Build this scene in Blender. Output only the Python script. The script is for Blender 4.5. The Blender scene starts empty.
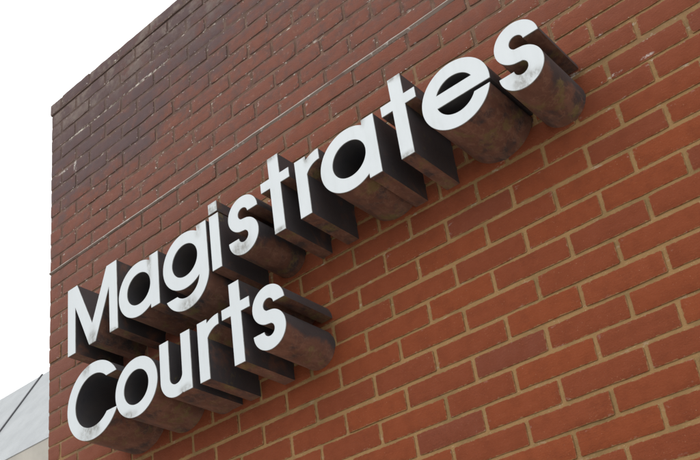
import bpy, bmesh, math, random
from mathutils import Matrix, Vector, noise as mnoise

rnd = random.Random(11)
sc = bpy.context.scene
COL = sc.collection
GROUND_Z = -2.55

# ------------------------------------------------------------------ helpers
def link(o, parent=None):
    COL.objects.link(o)
    if parent is not None:
        o.parent = parent
    return o

def tag(o, label=None, cat=None, group=None, kind=None):
    if label: o['label'] = label
    if cat: o['category'] = cat
    if group: o['group'] = group
    if kind: o['kind'] = kind
    return o

def empty(name, loc=(0, 0, 0)):
    o = bpy.data.objects.new(name, None)
    o.location = loc
    o.empty_display_size = 0.1
    return link(o)

def mesh_obj(name, verts, faces, mat, parent=None, smooth=False):
    me = bpy.data.meshes.new(name)
    me.from_pydata(verts, [], faces)
    me.materials.append(mat)
    me.update()
    if smooth:
        me.polygons.foreach_set('use_smooth', [True] * len(me.polygons))
    return link(bpy.data.objects.new(name, me), parent)

def box(x0, x1, y0, y1, z0, z1):
    v = [(x0, y0, z0), (x1, y0, z0), (x1, y1, z0), (x0, y1, z0),
         (x0, y0, z1), (x1, y0, z1), (x1, y1, z1), (x0, y1, z1)]
    f = [(0, 3, 2, 1), (4, 5, 6, 7), (0, 1, 5, 4), (1, 2, 6, 5), (2, 3, 7, 6), (3, 0, 4, 7)]
    return v, f

# ------------------------------------------------------------------ node helpers
class NT:
    def __init__(self, name):
        self.m = bpy.data.materials.new(name)
        self.m.use_nodes = True
        self.t = self.m.node_tree
        self.t.nodes.clear()
        self.out = self.t.nodes.new('ShaderNodeOutputMaterial')
        self.b = self.t.nodes.new('ShaderNodeBsdfPrincipled')
        self.t.links.new(self.b.outputs[0], self.out.inputs[0])
    def n(self, typ, **kw):
        nd = self.t.nodes.new(typ)
        for k, v in kw.items(): setattr(nd, k, v)
        return nd
    def put(self, sock, v):
        if isinstance(v, bpy.types.NodeSocket): self.t.links.new(v, sock)
        elif isinstance(v, (tuple, list)) and len(v) == 3 and sock.type == 'RGBA': sock.default_value = (*v, 1)
        else: sock.default_value = v
    def math(self, op, a, b=None, c=None, clamp=False):
        nd = self.n('ShaderNodeMath', operation=op, use_clamp=clamp)
        self.put(nd.inputs[0], a)
        if b is not None: self.put(nd.inputs[1], b)
        if c is not None: self.put(nd.inputs[2], c)
        return nd.outputs[0]
    def mix(self, fac, a, b, blend='MIX'):
        nd = self.n('ShaderNodeMix', data_type='RGBA', blend_type=blend)
        self.put(nd.inputs[0], fac); self.put(nd.inputs[6], a); self.put(nd.inputs[7], b)
        return nd.outputs[2]
    def ramp(self, v, lo, hi, a=0.0, b=1.0, smooth=True):
        nd = self.n('ShaderNodeMapRange', interpolation_type='SMOOTHSTEP' if smooth else 'LINEAR')
        self.put(nd.inputs[0], v)
        for i, x in zip((1, 2, 3, 4), (lo, hi, a, b)): self.put(nd.inputs[i], x)
        return nd.outputs[0]
    def geo(self):
        if not hasattr(self, '_g'): self._g = self.n('ShaderNodeNewGeometry').outputs['Position']
        return self._g
    def sep(self, v=None):
        nd = self.n('ShaderNodeSeparateXYZ'); self.put(nd.inputs[0], v or self.geo())
        return nd.outputs
    def noise(self, scale, detail=4, rough=.55, vec=None, stretch=None, dist=0.0):
        vec = vec or self.geo()
        if stretch:
            mp = self.n('ShaderNodeMapping'); self.put(mp.inputs[0], vec); mp.inputs[3].default_value = stretch
            vec = mp.outputs[0]
        nd = self.n('ShaderNodeTexNoise')
        self.put(nd.inputs['Vector'], vec)
        nd.inputs['Scale'].default_value = scale; nd.inputs['Detail'].default_value = detail
        nd.inputs['Roughness'].default_value = rough; nd.inputs['Distortion'].default_value = dist
        return nd.outputs[0]
    def spots(self, lst, nz):
        """union of soft ellipses (x, z, rx, rz, tilt) on the wall plane, edges broken by noise"""
        acc = None
        x, y, z = self.sep()
        for (sx, sz, rx, rz) in lst:
            dx = self.math('DIVIDE', self.math('SUBTRACT', x, sx), rx)
            dz = self.math('DIVIDE', self.math('SUBTRACT', z, sz), rz)
            d = self.math('SQRT', self.math('ADD', self.math('MULTIPLY', dx, dx), self.math('MULTIPLY', dz, dz)))
            s = self.ramp(d, 1.0, .35)
            acc = s if acc is None else self.math('MAXIMUM', acc, s)
        return self.math('MULTIPLY', acc, nz)
    def bump(self, h, dist=.002, strength=1.0, prev=None):
        nd = self.n('ShaderNodeBump'); nd.inputs['Distance'].default_value = dist
        nd.inputs['Strength'].default_value = strength
        self.put(nd.inputs['Height'], h)
        if prev is not None: self.put(nd.inputs['Normal'], prev)
        return nd.outputs[0]
    def set(self, **kw):
        for k, v in kw.items(): self.put(self.b.inputs[k.replace('_', ' ')], v)
        return self.m

LEDGE_Z = 1.4287
TOP_Z = 2.391
LEFT_X = -2.288

LIME_SPOTS = [(-2.175, 1.94, .075, .012), (-2.105, 1.915, .014, .05), (-2.0, 2.102, .26, .008),
              (-1.60, 2.105, .18, .007), (.125, .908, .05, .007), (.245, .838, .03, .006),
              (.335, .838, .025, .007)]

def stain_mask(k):
    """black algae on the upper brickwork: strongest along the parapet and at the corner, broken by noise"""
    x, y, z = k.sep()
    top = k.ramp(z, 1.45, 2.15)
    left = k.ramp(x, -.9, -2.2)
    big = k.noise(2.6, 5, .6)
    fine = k.noise(14, 5, .65)
    m = k.math('ADD', k.math('MULTIPLY', top, .88), k.math('MULTIPLY', left, .42))
    m = k.math('ADD', m, k.math('MULTIPLY_ADD', big, 1.9, -1.0))
    m = k.math('ADD', m, k.math('MULTIPLY_ADD', fine, 1.5, -.78))
    m = k.math('MULTIPLY', m, k.ramp(z, 1.40, 1.75))
    return k.ramp(m, .25, 1.05)

def mat_brick():
    k = NT('red_facing_brick')
    at = k.n('ShaderNodeAttribute', attribute_name='tone').outputs['Color']
    sepc = k.n('ShaderNodeSeparateColor'); k.put(sepc.inputs[0], at)
    r, g, b = sepc.outputs[0], sepc.outputs[1], sepc.outputs[2]
    uv = k.n('ShaderNodeAttribute', attribute_name='edge').outputs['Fac']     # metres to the brick's nearest arris
    x, y, z = k.sep()
    c = k.mix(r, (.202, .0465, .0145), (.174, .042, .0165))
    c = k.mix(k.ramp(g, .72, 1.0, 0, .8), c, (.212, .050, .0165))
    c = k.mix(k.ramp(g, .14, .0, 0, .6), c, (.140, .041, .024))
    # fire marks and drag lines inside each brick
    n1 = k.noise(22, 6, .62)
    c = k.mix(k.ramp(n1, .42, .72, 0, .5), c, (.140, .036, .016))
    n2 = k.noise(60, 5, .7, stretch=(1, 1, 2.2))
    c = k.mix(k.ramp(n2, .55, .8, 0, .45), c, (.28, .088, .036))
    cr = k.noise(16, 7, .75, stretch=(.6, 1, 2.6), dist=.8)
    crease = k.math('MULTIPLY', k.ramp(k.math('ABSOLUTE', k.math('SUBTRACT', cr, .5)), .010, .0), k.ramp(k.noise(5, 3, .6), .50, .62))
    c = k.mix(k.math('MULTIPLY', crease, .55), c, (.075, .022, .012))
    n3 = k.noise(420, 3, .7)
    c = k.mix(k.ramp(n3, .56, .72, 0, .55), c, (.095, .026, .014))
    c = k.mix(k.ramp(k.noise(300, 2, .5), .70, .76, 0, .7), c, (.34, .20, .13))
    # weathering: greyer and browner with height, algae near the top
    up = k.ramp(k.math('ADD', z, k.ramp(x, -.8, -2.3, 0, .75)), .55, 1.75)
    c = k.mix(k.math('MULTIPLY', up, .74), c, (.158, .072, .056))
    mott = k.noise(17, 6, .68)
    c = k.mix(k.math('MULTIPLY', k.ramp(mott, .44, .64), k.ramp(z, .9, 1.9, 0, .75)), c, (.098, .062, .055))
    c = k.mix(k.math('MULTIPLY', k.ramp(k.noise(31, 6, .7), .54, .70), k.ramp(z, 1.0, 1.9, 0, .6)), c, (.235, .125, .092))
    st = stain_mask(k)
    c = k.mix(k.math('MULTIPLY', st, .88), c, (.088, .062, .064))
    lich = k.math('MULTIPLY', k.ramp(k.noise(7, 6, .72), .44, .62), k.ramp(k.math('ADD', z, k.math('MULTIPLY_ADD', mott, .5, -.25)), 2.02, 2.36))
    c = k.mix(k.math('MULTIPLY', lich, .75), c, (.20, .16, .135))
    # mortar smeared over the arrises
    en = k.noise(75, 4, .65)
    edge = k.math('SUBTRACT', uv, k.math('MULTIPLY_ADD', en, k.ramp(z, .7, 1.7, .0135, .026), k.ramp(z, .7, 1.7, -.0062, -.0105)))
    smear = k.math('MULTIPLY', k.ramp(edge, .0016, -.0016), k.ramp(z, 1.75, 1.1, .75, .9))
    c = k.mix(smear, c, k.mix(k.ramp(z, .95, 1.5), (.25, .14, .062), k.mix(k.ramp(k.noise(12, 4, .6), .45, .6), (.085, .050, .042), (.155, .098, .076))))
    # lime flecks that sit on the bed joints
    ln = k.noise(48, 5, .7, stretch=(.55, 1, 1.3))
    near = k.ramp(uv, .010, .001)
    fl = k.math('MULTIPLY', k.ramp(ln, .60, .69), near)
    fl = k.math('MULTIPLY', fl, k.ramp(z, .3, 1.5, .15, .8))
    sp = k.spots(LIME_SPOTS, k.ramp(k.noise(42, 6, .75), .44, .60))
    dots = k.math('MULTIPLY', k.ramp(k.noise(95, 3, .6), .645, .69), k.math('MULTIPLY', k.ramp(uv, .008, .002), k.ramp(z, .5, 1.5, .12, .95)))
    fl = k.math('MAXIMUM', k.math('MAXIMUM', fl, sp), dots)
    c = k.mix(k.math('MULTIPLY', fl, .85), c, (.62, .58, .53))
    h = k.math('ADD', k.math('MULTIPLY', k.noise(190, 6, .7), .7), k.math('MULTIPLY', n2, .6))
    nrm = k.bump(h, .0032, .9)
    rough = k.ramp(n1, .3, .7, .80, .95)
    return k.set(Base_Color=c, Roughness=rough, Normal=nrm, Specular_IOR_Level=.2)

def mat_mortar():
    k = NT('lime_mortar')
    x, y, z = k.sep()
    n = k.noise(35, 6, .65)
    c = k.mix(n, (.345, .202, .084), (.240, .137, .060))
    c = k.mix(k.ramp(k.noise(320, 3, .7), .56, .72, 0, .5), c, (.19, .115, .06))
    c = k.mix(k.ramp(k.noise(250, 2, .5), .64, .72, 0, .6), c, (.46, .35, .22))
    c = k.mix(k.ramp(k.noise(6, 5, .65), .45, .68, 0, .6), c, (.165, .112, .048))
    old = k.ramp(k.math('ADD', z, k.math('ADD', k.math('MULTIPLY_ADD', k.noise(3, 4, .6), .8, -.4), k.ramp(x, -.9, -2.0, 0, .55))), .80, 1.45)
    c = k.mix(k.math('MULTIPLY', old, .90), c, k.mix(k.ramp(k.noise(8, 5, .65), .42, .60), (.105, .060, .048), (.165, .100, .078)))
    c = k.mix(k.math('MULTIPLY', stain_mask(k), .6), c, (.085, .066, .064))
    ln = k.noise(30, 6, .72, stretch=(.6, 1, 1.2))
    fl = k.math('MULTIPLY', k.ramp(ln, .58, .68), k.ramp(z, .3, 1.5, .15, .8))
    sp = k.spots(LIME_SPOTS, k.ramp(k.noise(42, 6, .75), .42, .58))
    c = k.mix(k.math('MAXIMUM', fl, sp), c, (.62, .57, .50))
    nrm = k.bump(k.math('ADD', k.noise(260, 5, .75), k.noise(45, 4, .6)), .004, .8)
    return k.set(Base_Color=c, Roughness=.92, Normal=nrm, Specular_IOR_Level=.2)

def mat_lead():
    k = NT('weathered_lead')
    n = k.noise(28, 6, .7, stretch=(.35, 1, 2))
    c = k.mix(k.ramp(n, .35, .65), (.40, .37, .34), (.22, .18, .155))
    x, y, z = k.sep()
    lip = k.ramp(k.math('ADD', z, k.math('MULTIPLY_ADD', k.noise(40, 4, .6, stretch=(.4, 1, 1)), .006, -.003)), LEDGE_Z - .001, LEDGE_Z + .0022)
    c = k.mix(lip, (.17, .125, .10), k.mix(n, (.37, .33, .295), (.23, .19, .16)))
    c = k.mix(k.ramp(k.noise(11, 4, .7, stretch=(.5, 1, 1)), .55, .68, 0, .9), c, (.12, .07, .055))
    c = k.mix(k.ramp(k.noise(60, 4, .7), .58, .68, 0, .8), c, (.50, .47, .43))
    return k.set(Base_Color=c, Roughness=.75, Normal=k.bump(n, .003, .6))

GRIME = []          # filled with (x, z, rx, rz)

def mat_face():
    k = NT('white_enamel_face')
    n = k.noise(7, 4, .6)
    c = k.mix(n, (.52, .555, .575), (.475, .51, .53))
    streak = k.noise(38, 5, .65, stretch=(1.6, 1, .28))
    c = k.mix(k.ramp(streak, .5, .8, 0, .35), c, (.46, .48, .47))
    g = k.spots(GRIME, k.ramp(k.noise(48, 6, .72, stretch=(1, 1, .6)), .36, .64))
    g2 = k.spots([(a, b, u * 1.5, v * 1.6) for a, b, u, v in GRIME], k.ramp(k.noise(16, 4, .6), .30, .62))
    c = k.mix(k.math('MULTIPLY', g2, .42), c, (.24, .245, .235))
    c = k.mix(k.math('MULTIPLY', g, .8), c, (.16, .157, .14))
    c = k.mix(k.ramp(k.noise(240, 3, .6), .70, .77, 0, .5), c, (.30, .28, .24))
    return k.set(Base_Color=c, Roughness=k.ramp(streak, .3, .8, .32, .5), Specular_IOR_Level=.4)

def mat_return():
    k = NT('bronzed_metal_sides')
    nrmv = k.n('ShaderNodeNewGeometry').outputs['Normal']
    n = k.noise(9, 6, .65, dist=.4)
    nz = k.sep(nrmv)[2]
    down_bias = k.ramp(nz, .25, -.6, -.15, .09)  # brown tones favoured on down-facing sides, held back on up-facing ones
    c = k.mix(k.ramp(k.math('ADD', n, down_bias), .44, .63), (.048, .043, .046), (.140, .066, .045))
    c = k.mix(k.ramp(k.math('ADD', k.noise(26, 6, .72, stretch=(1, .4, 1)), down_bias), .52, .74, 0, .6), c, (.235, .120, .082))
    # verdigris and moss in patches
    c = k.mix(k.ramp(k.math('ADD', k.noise(13, 5, .7), k.math('MULTIPLY', down_bias, .5)), .57, .70, 0, .7), c, (.165, .135, .050))
    # scratches and run marks
    wv = k.n('ShaderNodeTexWave', wave_type='RINGS', rings_direction='Y')
    k.put(wv.inputs['Vector'], k.geo()); wv.inputs['Scale'].default_value = 11
    wv.inputs['Distortion'].default_value = 14; wv.inputs['Detail'].default_value = 4
    wv.inputs['Detail Scale'].default_value = 2.2
    c = k.mix(k.math('MULTIPLY', k.ramp(wv.outputs[1], .90, 1.0, 0, .15), k.ramp(down_bias, -.04, .08)), c, (.40, .26, .18))
    c = k.mix(k.ramp(k.noise(180, 4, .7), .64, .74, 0, .5), c, (.25, .17, .11))
    rough = k.ramp(n, .3, .7, .45, .70)
    return k.set(Base_Color=c, Roughness=rough, Specular_IOR_Level=.5,
                 Normal=k.bump(k.math('ADD', n, k.noise(120, 5, .7)), .0025, .35))

def mat_simple(name, c1, c2, scale, rough=.85, stretch=None, bumpd=.004, fine=120):
    k = NT(name)
    n = k.noise(scale, 6, .62, stretch=stretch)
    c = k.mix(k.ramp(n, .3, .7), c1, c2)
    c = k.mix(k.ramp(k.noise(fine, 4, .7), .55, .75, 0, .35), c, tuple(x * .7 for x in c1))
    return k.set(Base_Color=c, Roughness=rough, Normal=k.bump(k.noise(fine, 5, .7), bumpd, .5))

# ------------------------------------------------------------------ letters (millimetres, origin at left of glyph / baseline)
XH, CAP, ST = 213.0, 286.0, 45.0
def arc(cx, cz, r, a0, a1, n=48, rz=None):
    rz = rz or r
    return [(cx + r * math.cos(math.radians(a0 + (a1 - a0) * i / n)),
             cz + rz * math.sin(math.radians(a0 + (a1 - a0) * i / n))) for i in range(n + 1)]
def deg(a): return math.degrees(a)

def g_M():
    return [[(0, 0), (0, 286), (58, 286), (146, 84), (234, 286), (292, 286), (292, 0), (246, 0), (246, 192), (165, 0),
             (127, 0), (46, 192), (46, 0)]]
def g_a():
    W = 214; SL = W - ST; cx, cz, R, r = 107, 106.5, 109, 62.5
    an = deg(math.acos((SL - cx) / R))
    return [[(SL, 0), (W, 0), (W, XH), (SL, XH)] + arc(cx, cz, R, an, 360 - an, 96), arc(cx, cz, r, 0, 360, 72)[:-1]]
def g_g():
    W = 222; SL = W - ST - 1; cx, cz, R, r = 110, 106.5, 109, 62.5
    tc = (113, 24); TR, Tr = 109, 63
    an = deg(math.acos((SL - cx) / R))
    cut = -18
    aout = 180 + deg(math.asin((tc[1] - cut) / TR)); ain = 180 + deg(math.asin((tc[1] - cut) / Tr))
    return [[(W, XH)] + arc(tc[0], tc[1], TR, 0, -(360 - aout), 64) + arc(tc[0], tc[1], Tr, ain, 352, 48)
            + arc(cx, cz, R, 360 - an, an, 96) + [(SL, XH)], arc(cx, cz, r, 0, 360, 72)[:-1]]
def g_i(): return [[(0, 0), (44, 0), (44, XH), (0, XH)]]
def g_dot(): return [[(0, 222), (40, 222), (40, 263), (0, 263)]]
def g_s():
    h = 22.5; r = 43.5
    cu, cl = (74.5, 148.5), (70.5, 62.5)
    # centre line: upper arc, spine, lower arc
    pts = arc(cu[0], cu[1], r, 0, 252, 60)
    low = arc(cl[0], cl[1], r, 72, -180, 60)
    p0, p1 = pts[-1], low[0]
    line = pts + [(p0[0] + (p1[0] - p0[0]) * t / 6, p0[1] + (p1[1] - p0[1]) * t / 6) for t in range(1, 6)] + low
    L, Rr = [], []
    for i, p in enumerate(line):
        a = line[max(i - 1, 0)]; b = line[min(i + 1, len(line) - 1)]
        if i == 0: tx, tz = 0, 1
        elif i == len(line) - 1: tx, tz = 0, 1
        else:
            tx, tz = b[0] - a[0], b[1] - a[1]
        m = math.hypot(tx, tz); nx, nz = -tz / m, tx / m
        L.append((p[0] + nx * h, p[1] + nz * h)); Rr.append((p[0] - nx * h, p[1] - nz * h))
    return [Rr + L[::-1]]
def g_t():
    return [[(39, 0), (84, 0), (84, 176), (122, 176), (122, 213), (84, 213), (84, 290), (39, 290), (39, 213), (0, 213), (0, 176), (39, 176)]]
def g_r():
    c = (98, 112); R, r = 101, 62
    x0 = 45
    ao = 180 - deg(math.acos((c[0] - x0) / R)); ai = 180 - deg(math.acos((c[0] - x0) / r))
    return [[(0, 0), (45, 0)] + arc(c[0], c[1], r, ai, 90, 24) + arc(c[0], c[1], R, 90, ao, 24) + [(45, XH), (0, XH)]]
def g_e():
    c = (109, 106.5); R, r = 109, 63
    bt, bb, sb = 134, 91, 77
    a_bb = deg(math.asin((bb - c[1]) / R)); a_sb = deg(math.asin((sb - c[1]) / R))
    i_sb = deg(math.asin((sb - c[1]) / r)); i_bb = deg(math.asin((bb - c[1]) / r)); i_bt = deg(math.asin((bt - c[1]) / r))
    out = arc(c[0], c[1], R, a_bb, 360 + a_sb, 110) + arc(c[0], c[1], r, i_sb, -180 - i_bb, 48)
    hole = arc(c[0], c[1], r, i_bt, 180 - i_bt, 40)
    return [out, hole]
def g_C():
    c = (148, 143); R, r = 148, 101
    ao = deg(math.asin(69 / R)); ai = deg(math.asin(68 / r))
    return [arc(c[0], c[1], R, ao, 360 - ao, 110) + arc(c[0], c[1], r, 360 - ai, ai, 90)]
def g_o():
    c = (109, 106.5)
    return [arc(c[0], c[1], 109, 0, 360, 110)[:-1], arc(c[0], c[1], 63.5, 0, 360, 72)[:-1]]
def g_u():
    c = (74, 72); R, r = 75, 30
    a = deg(math.acos((104 - c[0]) / R))
    return [[(104, 0), (148, 0), (148, XH), (104, XH)] + arc(c[0], c[1], r, 0, -180, 40) + [(44, XH), (0, XH)]
            + arc(c[0], c[1], R, 180, 360 - a, 48)]
GLYPH = dict(M=g_M, a=g_a, g=g_g, i=g_i, s=g_s, t=g_t, r=g_r, e=g_e, C=g_C, o=g_o, u=g_u)

def prism(name, loops, y0, y1, inset, mat, parent, bev=0.0, counter=None, edge=None):
    """solid letter slab between y0 (front) and y1 (back): filled 2-D curve, extruded and lightly bevelled"""
    cu = bpy.data.curves.new(name, 'CURVE'); cu.dimensions = '2D'; cu.fill_mode = 'BOTH'
    cu.extrude = (y1 - y0) / 2 - bev; cu.bevel_depth = bev; cu.bevel_resolution = 1
    cu.offset = -inset - bev
    for lp in loops:
        sp = cu.splines.new('POLY'); sp.points.add(len(lp) - 1); sp.use_cyclic_u = True
        for p, (x, z) in zip(sp.points, lp): p.co = (x / 1000, z / 1000, 0, 1)
    tmp = bpy.data.objects.new('tmp', cu); COL.objects.link(tmp)
    dg = bpy.context.evaluated_depsgraph_get()
    me = bpy.data.meshes.new_from_object(tmp.evaluated_get(dg))
    bpy.data.objects.remove(tmp); bpy.data.curves.remove(cu)
    # curve plane XY -> wall plane XZ (curve +Z looks to -Y)
    me.transform(Matrix(((1, 0, 0, 0), (0, 0, -1, (y0 + y1) / 2), (0, 1, 0, 0), (0, 0, 0, 1))))
    me.name = name
    bm = bmesh.new(); bm.from_mesh(me); bmesh.ops.remove_doubles(bm, verts=bm.verts, dist=2e-5)
    bmesh.ops.recalc_face_normals(bm, faces=bm.faces); bm.to_mesh(me); bm.free()
    me.materials.clear(); me.materials.append(mat)
    me.polygons.foreach_set('use_smooth', [True] * len(me.polygons))
    me.set_sharp_from_angle(angle=math.radians(24))
    for p in me.polygons:
        if abs(p.normal.y) > .98: p.use_smooth = False
    if counter:
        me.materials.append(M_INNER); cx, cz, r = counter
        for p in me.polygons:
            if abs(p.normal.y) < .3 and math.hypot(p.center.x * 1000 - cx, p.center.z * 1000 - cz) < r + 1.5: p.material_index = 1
    if edge:
        me.materials.append(edge)
        for p in me.polygons:
            if abs(p.normal.y) < .9: p.material_index = 1
    return link(bpy.data.objects.new(name, me), parent)

COUNTER = dict(a=(107, 106.5, 63), g=(110, 106.5, 63), e=(109, 106.5, 63.5), o=(109, 106.5, 64), C=(148, 143, 102))
FRONT = -.230
B1, B2 = .7675, .3955
LINES = [  # char, x of glyph left, baseline, label
    ('M', -1.8525, B1, 'white capital M with dark sides, first letter of the upper word'),
    ('a', -1.5500, B1, 'white round letter a between the capital M and the letter g'),
    ('g', -1.3140, B1, 'white letter g with a hooked tail hanging below the upper word'),
    ('i', -1.0760, B1, 'white letter i with a square mottled dot above its stem'),
    ('s', -.9980, B1, 'white letter s standing between the dotted i and a t in the upper word'),
    ('t', -.8360, B1, 'white letter t between s and r in the upper word, its top stained grey'),
    ('r', -.6890, B1, 'white letter r between a t and a round a in the upper word'),
    ('a', -.5910, B1, 'white round letter a between an r and a t in the upper word'),
    ('t', -.3480, B1, 'white letter t between the round a and the letter e in the upper word'),
    ('e', -.2160, B1, 'white round letter e with a slit under its crossbar'),
    ('s', .0195, B1, 'white letter s ending the upper word, highest letter in the photo'),
    ('C', -1.8540, B2, 'large white capital C with stained bottom, first letter of the lower word'),
    ('o', -1.5830, B2, 'white ring shaped letter o beside the capital C in the lower word'),
    ('u', -1.3500, B2, 'white letter u between o and r in the lower word'),
    ('r', -1.1660, B2, 'white letter r between u and t in the lower word'),
    ('t', -1.0520, B2, 'white letter t just before the last s of the lower word'),
    ('s', -.9300, B2, 'white letter s ending the lower word, brown rounded side below it'),
]
GRIME += [(-.775, 1.057, .05, .016), (-.285, 1.058, .05, .018), (-.288, .772, .03, .012), (-.778, .776, .03, .010),
          (-1.056, 1.010, .035, .034), (-1.705, .785, .03, .045), (-1.383, .945, .014, .07), (-.945, .790, .05, .035),
          (.085, .790, .035, .05), (.11, .79, .04, .018), (-1.74, .425, .05, .045), (-1.69, .440, .03, .05), (-1.20, .70, .05, .03),
          (-1.13, .965, .018, .03), (-1.52, .41, .05, .018), (-1.235, .405, .03, .016), (-.418, .985, .012, .03),
          (-1.74, .672, .03, .03), (-.640, .975, .016, .03), (-1.585, .77, .03, .012)]

# ------------------------------------------------------------------ materials
M_BRICK, M_MORTAR, M_LEAD = mat_brick(), mat_mortar(), mat_lead()
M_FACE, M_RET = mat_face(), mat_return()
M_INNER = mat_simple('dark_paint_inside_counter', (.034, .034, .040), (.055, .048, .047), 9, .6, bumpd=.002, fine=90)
M_EDGE = mat_simple('grubby_face_edge', (.33, .34, .33), (.17, .165, .15), 30, .6, bumpd=.001, fine=150)
M_PAVE = mat_simple('grey_paving', (.36, .345, .32), (.44, .42, .39), 1.4, .9)
M_ROOF = mat_simple('pale_grey_roof_sheet', (.28, .295, .305), (.33, .345, .355), 2.2, .6, bumpd=.012, fine=26)
M_SEAM = mat_simple('dark_seam', (.05, .05, .055), (.075, .075, .08), 8, .7)
M_RENDER = mat_simple('beige_render', (.40, .375, .33), (.34, .32, .285), 1.8, .9, fine=60)
M_GLASS = NT('window_glass').set(Base_Color=(.03, .035, .04), Roughness=.08)

# ------------------------------------------------------------------ sign letters
for ch, x, bz, lab in LINES:
    t = empty('sign_letter', (x, 0, bz))
    tag(t, lab, 'sign letter', 'white raised letters of the sign on the brick wall')
    loops = GLYPH[ch]()
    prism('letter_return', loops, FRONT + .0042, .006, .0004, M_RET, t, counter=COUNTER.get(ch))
    prism('letter_face', loops, FRONT, FRONT + .004, 0, M_FACE, t, bev=.0011, edge=M_EDGE)
    if ch == 'i':
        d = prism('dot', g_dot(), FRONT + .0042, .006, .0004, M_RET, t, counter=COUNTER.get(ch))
        prism('dot_face', g_dot(), FRONT, FRONT + .004, 0, M_FACE, d, bev=.0011, edge=M_EDGE)

# ------------------------------------------------------------------ brick wall
class Bricks:
    def __init__(self):
        self.v, self.f, self.tone, self.edge = [], [], [], []
    def add(self, O, U, V, N, w, h, depth=.03, nu=7, nv=3):
        """one brick: O lower-left of its face, U/V unit vectors in the face, N outward normal"""
        tone = (rnd.random(), rnd.random(), rnd.random(), 1)
        base = len(self.v)
        proud = max(-.0010, min(.0016, rnd.gauss(0, .0006)))
        tilt_u, tilt_v = max(-.0007, min(.0007, rnd.gauss(0, .0005))), max(-.0005, min(.0005, rnd.gauss(0, .0004)))
        us = [0, .0035] + [.0035 + (w - .007) * i / nu for i in range(1, nu)] + [w - .0035, w]
        vs = [0, .0035] + [.0035 + (h - .007) * i / nv for i in range(1, nv)] + [h - .0035, h]
        nU, nV = len(us), len(vs)
        wear = 0. if depth > .05 else max(0., min(1., (O.z + GROUND_Z - .9) / .7))
        seed = Vector((rnd.random() * 50, rnd.random() * 50, rnd.random() * 50))
        for j, vv in enumerate(vs):
            for i, uu in enumerate(us):
                bu = i in (0, nU - 1); bv = j in (0, nV - 1)
                q = mnoise.noise_vector(seed + Vector((uu * 26, vv * 26, 0)))
                du = q.x * (.0013 + .0022 * wear) if bu or i in (1, nU - 2) else 0
                dv = q.y * (.0016 + .0026 * wear) if bv or j in (1, nV - 2) else 0
                n = proud + tilt_u * (uu / w - .5) * 2 + tilt_v * (vv / h - .5) * 2 + q.z * (.0004 + .0010 * wear)
                if bu and bv: n -= .0016; du += .0008 if i == 0 else -.0008; dv += .0008 if j == 0 else -.0008
                elif bu or bv: n -= .0009 + .0010 * abs(q.z)
                self.v.append(tuple(O + U * (uu + du) + V * (vv + dv) + N * n))
                self.tone.append(tone); self.edge.append(min(uu, w - uu, vv, h - vv))
        for j in range(nV - 1):
            for i in range(nU - 1):
                a = base + j * nU + i
                self.f.append((a, a + 1, a + nU + 1, a + nU))
        ring = [base + i for i in range(nU)] + [base + j * nU + nU - 1 for j in range(1, nV)] + \
               [base + (nV - 1) * nU + i for i in range(nU - 2, -1, -1)] + [base + j * nU for j in range(nV - 2, 0, -1)]
        s = len(self.v)
        for r_ in ring:
            self.v.append(tuple(Vector(self.v[r_]) - N * depth)); self.tone.append(tone); self.edge.append(0.0)
        L = len(ring)
        for i in range(L):
            self.f.append((ring[(i + 1) % L], ring[i], s + i, s + (i + 1) % L))
    def build(self, name, parent):
        o = mesh_obj(name, self.v, self.f, M_BRICK, parent)
        me = o.data
        a = me.attributes.new('tone', 'FLOAT_COLOR', 'POINT')
        a.data.foreach_set('color', [c for t in self.tone for c in t])
        e = me.attributes.new('edge', 'FLOAT', 'POINT'); e.data.foreach_set('value', self.edge)
        me.polygons.foreach_set('use_smooth', [True] * len(me.polygons))
        me.set_sharp_from_angle(angle=math.radians(55))
        return o

wall = empty('brick_wall', (LEFT_X, 0, GROUND_Z))
tag(wall, 'tall red brick wall with dark stained parapet carrying the white letters', 'brick wall')
inv = -Vector((LEFT_X, 0, GROUND_Z))
def colx(k):
    if k >= -10: return .1125 * k
    return .1125 * (-10 + (k + 10) * .962)
RIGHT_K, BACK_Y = 26, 3.0
UX, UY, UZ = Vector((1, 0, 0)), Vector((0, 1, 0)), Vector((0, 0, 1))
J = .0116                    # joint
rows_lo, rows_hi = -33, -1   # local counters only
bk, cope = Bricks(), Bricks()
row_top = -32
for row in range(row_top, 34):
    z1 = -row * .075 - J / 2; z0 = z1 - .075 + J
    if row == row_top: z1 = TOP_Z
    if z0 < GROUND_Z + .005: break
    tgt = cope if row == row_top else bk
    out = .0045 if row == row_top else 0
    jb = rnd.gauss(0, .0011)
    # front face, stretcher bond
    ks = [k for k in range(-19, RIGHT_K + 1) if (k - row) % 2 == 0]
    if row % 2 == 0: ks = [-20] + ks
    ks = sorted(set(ks))
    xs = [LEFT_X - out - J / 2] + [colx(k) + rnd.gauss(0, .0035) for k in ks]
    for a, b in zip(xs[:-1], xs[1:]):
        first = a == xs[0]
        hh = rnd.gauss(0, .0012)
        tgt.add(inv + Vector((a + J / 2, -out, z0 + jb + hh)), UX, UZ, -UY, b - a - J, z1 - z0 + rnd.gauss(0, .0007), depth=.1025 if first else .03)
    # return face at the corner
    y = .1125 if row % 2 == 0 else .1125 + .0
    ys = [.1025] + [.1025 + .1125 * (1 + (row % 2)) + .225 * i for i in range(12)]
    for a, b in zip(ys[:-1], ys[1:]):
        tgt.add(inv + Vector((LEFT_X - out, b - J / 2, z0)), -UY, UZ, -UX, b - a - J, z1 - z0)
bk.build('brick_courses', wall)
cope.build('coping_course', wall)
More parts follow.
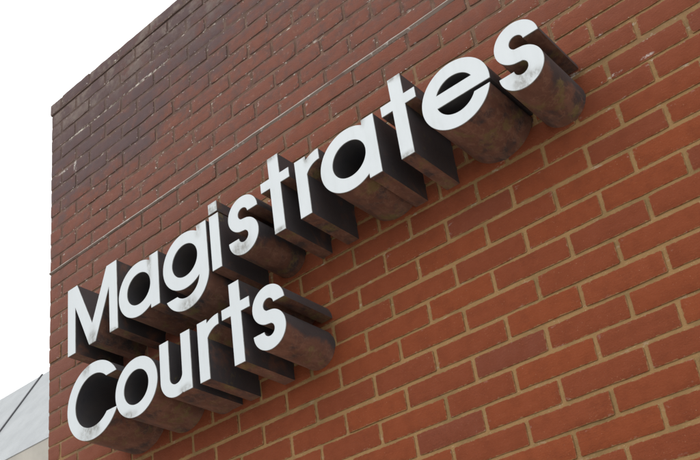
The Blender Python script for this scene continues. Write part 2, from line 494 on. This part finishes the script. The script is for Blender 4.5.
# mortar bed: deeper raked above the lead strip
def mbox(x0, x1, y0, y1, z0, z1): return box(x0 - LEFT_X, x1 - LEFT_X, y0, y1, z0 - GROUND_Z, z1 - GROUND_Z)
v1, f1 = mbox(LEFT_X + .0004, colx(RIGHT_K), .0034, BACK_Y, GROUND_Z + .002, LEDGE_Z)
v2, f2 = mbox(LEFT_X + .0006, colx(RIGHT_K), .0026, BACK_Y, LEDGE_Z, TOP_Z - .0005)
v3, f3 = mbox(LEFT_X - .0032, colx(RIGHT_K) - .001, -.0027, BACK_Y - .004, TOP_Z - .064, TOP_Z - .0012)
mesh_obj('mortar_joints', v1 + v2 + v3, f1 + [tuple(i + 8 for i in f) for f in f2] + [tuple(i + 16 for i in f) for f in f3], M_MORTAR, wall)

# lead strip along one bed joint
sv, sf = [], []
NS = 420
for i in range(NS + 1):
    x = LEFT_X - .003 + (colx(RIGHT_K) - LEFT_X - .01) * i / NS
    a = mnoise.noise(Vector((x * 5, 1.3, 0))); b = mnoise.noise(Vector((x * 17, 7.7, 0))); c2 = mnoise.noise(Vector((x * 3, 9.1, 2)))
    zt = LEDGE_Z + .0062 + .0018 * b + .0016 * a; zb = LEDGE_Z - .0045 - .0045 * min(1, max(0, (x + 1.9) / 1.2)) + .0030 * a + .0016 * b
    yo = -.0035 - .0025 * c2
    zm = LEDGE_Z + .0005 + .001 * a
    for (yy, zz) in ((.012, zt), (yo, zt - .001), (yo - .0012, zm), (yo + .0045, zb), (.012, zb + .001)):
        sv.append((x - LEFT_X, yy, zz - GROUND_Z))
for i in range(NS):
    for j in range(4):
        a = i * 5 + j
        sf.append((a, a + 5, a + 6, a + 1))
mesh_obj('lead_strip', sv, sf, M_LEAD, wall)

# ------------------------------------------------------------------ ground
gv, gf = [], []
N = 24
for j in range(N + 1):
    for i in range(N + 1):
        gv.append((-300 + 600 * i / N, -300 + 600 * j / N, GROUND_Z))
for j in range(N):
    for i in range(N):
        a = j * (N + 1) + i
        gf.append((a, a + 1, a + N + 2, a + N + 1))
tag(mesh_obj('ground', gv, gf, M_PAVE), kind='structure')

# ------------------------------------------------------------------ neighbouring building with a steep sheeted roof
EY, EZ, TH = 6.0, 4.884, math.radians(57.3)
bld = empty('neighbouring_building', (-15, EY + .25, GROUND_Z))
tag(bld, 'pale building behind the wall corner with steep light grey roof and beige wall', 'building')
def bl(v): return [(x + 15, y - EY - .25, z - GROUND_Z) for x, y, z in v]
BX0, BX1 = -24.0, -7.5
c_, s_ = math.cos(TH), math.sin(TH)
RL = 2.83
v, f = box(BX0, BX1, EY + .012, EY + 7.5, GROUND_Z + .002, EZ - .004)
mesh_obj('wall', bl(v), f, M_RENDER, bld)
def slab(x0, x1, l0, l1, t0, t1):
    """a slab lying on the roof slope, l along the slope, t across its thickness"""
    P = lambda x, l, t: (x, EY + l * c_ - t * s_, EZ + l * s_ + t * c_)
    v = [P(x0, l0, t0), P(x1, l0, t0), P(x1, l1, t0), P(x0, l1, t0), P(x0, l0, t1), P(x1, l0, t1), P(x1, l1, t1), P(x0, l1, t1)]
    return v, box(0, 1, 0, 1, 0, 1)[1]
v, f = slab(BX0, BX1, 0, RL, -.012, 0)
roof = mesh_obj('roof', bl(v), f, M_ROOF, bld)
v, f = box(BX0, BX1, EY + RL * c_, EY + 7.6, EZ + RL * s_ - .12, EZ + RL * s_ - .03)
mesh_obj('roof_top', bl(v), f, M_ROOF, bld)
SX = -12.94
for dx in (-6.0, -3.0, 0, 3.0):
    v, f = slab(SX + dx - .022, SX + dx + .022, .002, RL + .003, .001, .02)
    mesh_obj('roof_seam', bl(v), f, M_SEAM, roof)

# ------------------------------------------------------------------ camera (solved from the brick lattice)
R_ = [[0.7182261, 0.6909595, -0.082014], [-0.372812, 0.2826182, -0.8838202], [-0.5875053, 0.6653585, 0.4605818]]
cam = bpy.data.cameras.new('camera')
cam.sensor_fit = 'HORIZONTAL'; cam.sensor_width = 36
cam.lens = 999.5884 * 36 / 700
cam.shift_x = (350 - 249.5509) / 700
cam.shift_y = (339.6325 - 230) / 700
cam.clip_start = .05; cam.clip_end = 2000
co = bpy.data.objects.new('camera', cam); COL.objects.link(co)
r = R_
co.matrix_world = Matrix(((r[0][0], -r[1][0], -r[2][0], 0.852175), (r[0][1], -r[1][1], -r[2][1], -2.262807),
                          (r[0][2], -r[1][2], -r[2][2], -0.948581), (0, 0, 0, 1)))
sc.camera = co

# ------------------------------------------------------------------ overcast daylight
SUN_EL, SUN_AZ = math.radians(48), math.radians(205)      # azimuth from +Y clockwise: in front of the wall, a little to the left
w = bpy.data.worlds.new('World'); sc.world = w; w.use_nodes = True
nt = w.node_tree; nt.nodes.clear()
sky = nt.nodes.new('ShaderNodeTexSky'); sky.sky_type = 'NISHITA'; sky.sun_disc = False
sky.sun_elevation = SUN_EL; sky.sun_rotation = SUN_AZ
sky.dust_density = 6; sky.air_density = 1.0; sky.ozone_density = 1.0
hs = nt.nodes.new('ShaderNodeHueSaturation'); hs.inputs['Saturation'].default_value = .12
bg = nt.nodes.new('ShaderNodeBackground'); bg.inputs['Strength'].default_value = .15
ow = nt.nodes.new('ShaderNodeOutputWorld')
nt.links.new(sky.outputs[0], hs.inputs['Color']); 
tc = nt.nodes.new('ShaderNodeTexCoord')
cn = nt.nodes.new('ShaderNodeTexNoise'); cn.inputs['Scale'].default_value = 1.6; cn.inputs['Detail'].default_value = 5
cr = nt.nodes.new('ShaderNodeMapRange'); cr.inputs[3].default_value = 10.5; cr.inputs[4].default_value = 13.0
mx = nt.nodes.new('ShaderNodeMix'); mx.data_type = 'RGBA'; mx.inputs[0].default_value = .82
cc = nt.nodes.new('ShaderNodeVectorMath'); cc.operation = 'SCALE'; cc.inputs[0].default_value = (.985, 1.0, 1.01)
nt.links.new(tc.outputs['Generated'], cn.inputs['Vector']); nt.links.new(cn.outputs[0], cr.inputs[0])
nt.links.new(cr.outputs[0], cc.inputs[3]); nt.links.new(hs.outputs[0], mx.inputs[6]); nt.links.new(cc.outputs[0], mx.inputs[7])
nt.links.new(mx.outputs[2], bg.inputs[0]); nt.links.new(bg.outputs[0], ow.inputs[0])
sl = bpy.data.lights.new('sun', 'SUN'); sl.energy = .5; sl.angle = math.radians(40); sl.color = (1, .97, .93)
so = bpy.data.objects.new('sun', sl); COL.objects.link(so)
d = Vector((math.sin(SUN_AZ) * math.cos(SUN_EL), math.cos(SUN_AZ) * math.cos(SUN_EL), math.sin(SUN_EL)))
so.rotation_euler = d.to_track_quat('Z', 'Y').to_euler()
sc.view_settings.view_transform = 'Standard'; sc.view_settings.look = 'None'
sc.view_settings.gamma = 1; sc.view_settings.use_curve_mapping = False
sc.view_settings.exposure = 0.0
